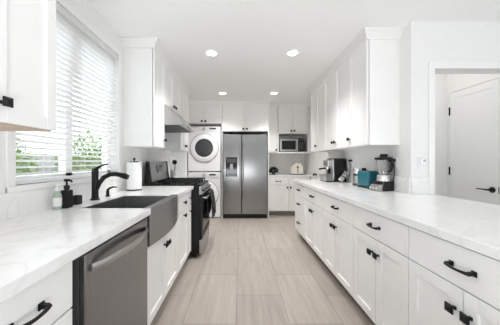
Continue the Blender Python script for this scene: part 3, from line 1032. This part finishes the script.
# blender
t = thing('blender', 'black and chrome blender with a clear jar at the near end of the right counter', 'blender', (1.52, 2.485, CT), math.radians(-78))
MB().box(-.085, .085, -.085, .06, 0, .10, .014, 3).build('base', 'blackgloss', t)
p = MB().prism([(-.135, .004), (-.08, .0), (-.08, .07), (-.105, .062)], 'X', -.06, .075, bev=.004)
p.build('control_panel', 'steel', t)
for x in (-.034, .008, .05):
    MB().cone((x, -.118, .036), (x, -.136, .030), .012, seg=14).build('button', 'chrome', t)
MB().lathe([(.074, .095), (.074, .10), (.068, .155), (.060, .165), (0, .165)], seg=36).build('collar', 'chrome', t)
j = MB().lathe([(.048, .166), (.052, .175), (.073, .32), (.076, .325), (.072, .325), (.069, .318), (.048, .178), (0, .178)], seg=36)
j = j.build('jar', 'glass', t)
MB().tube([(.070, 0, .31), (.105, 0, .305), (.11, 0, .26), (.10, 0, .21), (.058, 0, .20)], .010, 10).build('jar_handle', 'blackp', j)
MB().lathe([(.0, .322), (.079, .322), (.081, .328), (.081, .342), (.074, .347), (.04, .352), (.036, .378), (.03, .383), (0, .383)], seg=32).box(-.105, .06, -.024, .024, .326, .346, .005).box(-.02, .02, -.1, .06, .326, .344, .005).build('lid', 'blackp', t)
c = MB().cone((0, 0, .178), (0, 0, .20), .012)
for a in range(4):
    u = Vector((math.cos(a * PI / 2), math.sin(a * PI / 2), 0))
    c.tube([Vector((0, 0, .195)), u * .02 + Vector((0, 0, .20)), u * .034 + Vector((0, 0, .21 if a % 2 else .195))], [.004, .004, .002], 6)
c.build('blade', 'chrome', j)
a_ = math.radians(78)
def loc_(X, Y, z):
    X, Y = X - 1.52, Y - 2.485
    return (X * math.cos(a_) - Y * math.sin(a_), X * math.sin(a_) + Y * math.cos(a_), z)
MB().tube([loc_(1.57, 2.445, .03), loc_(1.575, 2.42, .08), loc_(1.575, 2.40, .18), loc_(1.575, 2.40, .25), loc_(1.572, 2.405, .29), loc_(1.552, 2.41, .316)], .005, 8).build('power_cord', 'blackp', t)

# ------------------------------------------------------------------ ceiling lights
for x, y, lab in ((-.343, 2.83, 'round recessed ceiling light, the nearer one on the left'), (.632, 2.83, 'round recessed ceiling light, the nearer one on the right'),
                  (-.33, 4.50, 'round recessed ceiling light, the farther one on the left'), (.648, 4.50, 'round recessed ceiling light, the farther one on the right')):
    t = thing('recessed_light', lab, 'ceiling light', (x, y, CEIL - .001), 0, 'recessed ceiling lights')
    MB().ring((0, 0, 0), .062, .080, -.008, 0, axis='Z').build('trim_ring', 'trimw', t)
    MB().lathe([(0, -.005), (.0615, -.005), (.0615, -.0005), (0, -.0005)], seg=40).build('diffuser', 'lamp', t)
    l = bpy.data.lights.new('downlight', 'SPOT')
    l.energy = SPOT
    l.spot_size = math.radians(120)
    l.spot_blend = 1.0
    l.shadow_soft_size = .065
    l.color = (1.0, .985, .965)
    lo = bpy.data.objects.new('downlight', l)
    C.objects.link(lo)
    lo.parent = t
    lo.location = (0, 0, -.075)

# ------------------------------------------------------------------ garden outside the window
struct(MB().box(-14, -1.45, -6, 16, -.35, -.3).build('ground', 'soil'))
fn = thing('garden_fence', 'grey board fence beyond the garden outside the window', 'fence', (-6.6, 4, -.3))
mb = MB()
for i in range(70):
    mb.box(0, .03, -7 + i * .2, -7 + i * .2 + .185, 0, 1.75)
mb.build('boards', 'fence', fn)
MB().box(.03, .08, -7, 7, .35, .45).box(.03, .08, -7, 7, 1.35, 1.45).build('rails', 'fence', fn)
random.seed(11)
def shrub(label, loc, rx, ry, h_, n_, lm):
    t = thing('garden_shrub', label, 'shrub', loc)
    tr = MB()
    for k in range(5):
        a = 2 * PI * k / 5
        tr.tube([(0, 0, 0), (.1 * math.cos(a), .1 * math.sin(a), h_ * .3), (rx * .5 * math.cos(a), ry * .5 * math.sin(a), h_ * .7)], [.03, .02, .008], 6)
    tr.build('stems', 'bark', t)
    mb = MB()
    for i in range(n_):
        while True:
            v = Vector((random.uniform(-1, 1), random.uniform(-1, 1), random.uniform(-1, 1)))
            if .35 < v.length < 1:
                break
        p_ = Vector((v.x * rx, v.y * ry, h_ * .52 + v.z * h_ * .48))
        leaf(mb, p_, v + Vector((random.uniform(-.7, .7), random.uniform(-.7, .7), random.uniform(-.4, .6))), random.uniform(.07, .14), random.uniform(.04, .07))
    mb.build('foliage', lm, t)
shrub('bright green shrub outside the nearer half of the window', (-3.6, 3.0, -.3), .75, .9, 2.1, 2600, 'leaf2')
shrub('dark green shrub outside behind the middle of the window', (-5.2, 4.6, -.3), .8, .9, 2.35, 2800, 'leaf')
shrub('tall bright shrub outside the farther half of the window', (-3.5, 5.6, -.3), .7, .9, 2.2, 2600, 'leaf2')
shrub('low dark shrub outside beyond the far edge of the window', (-4.6, 8.0, -.3), 1.0, 1.2, 2.3, 2600, 'leaf')
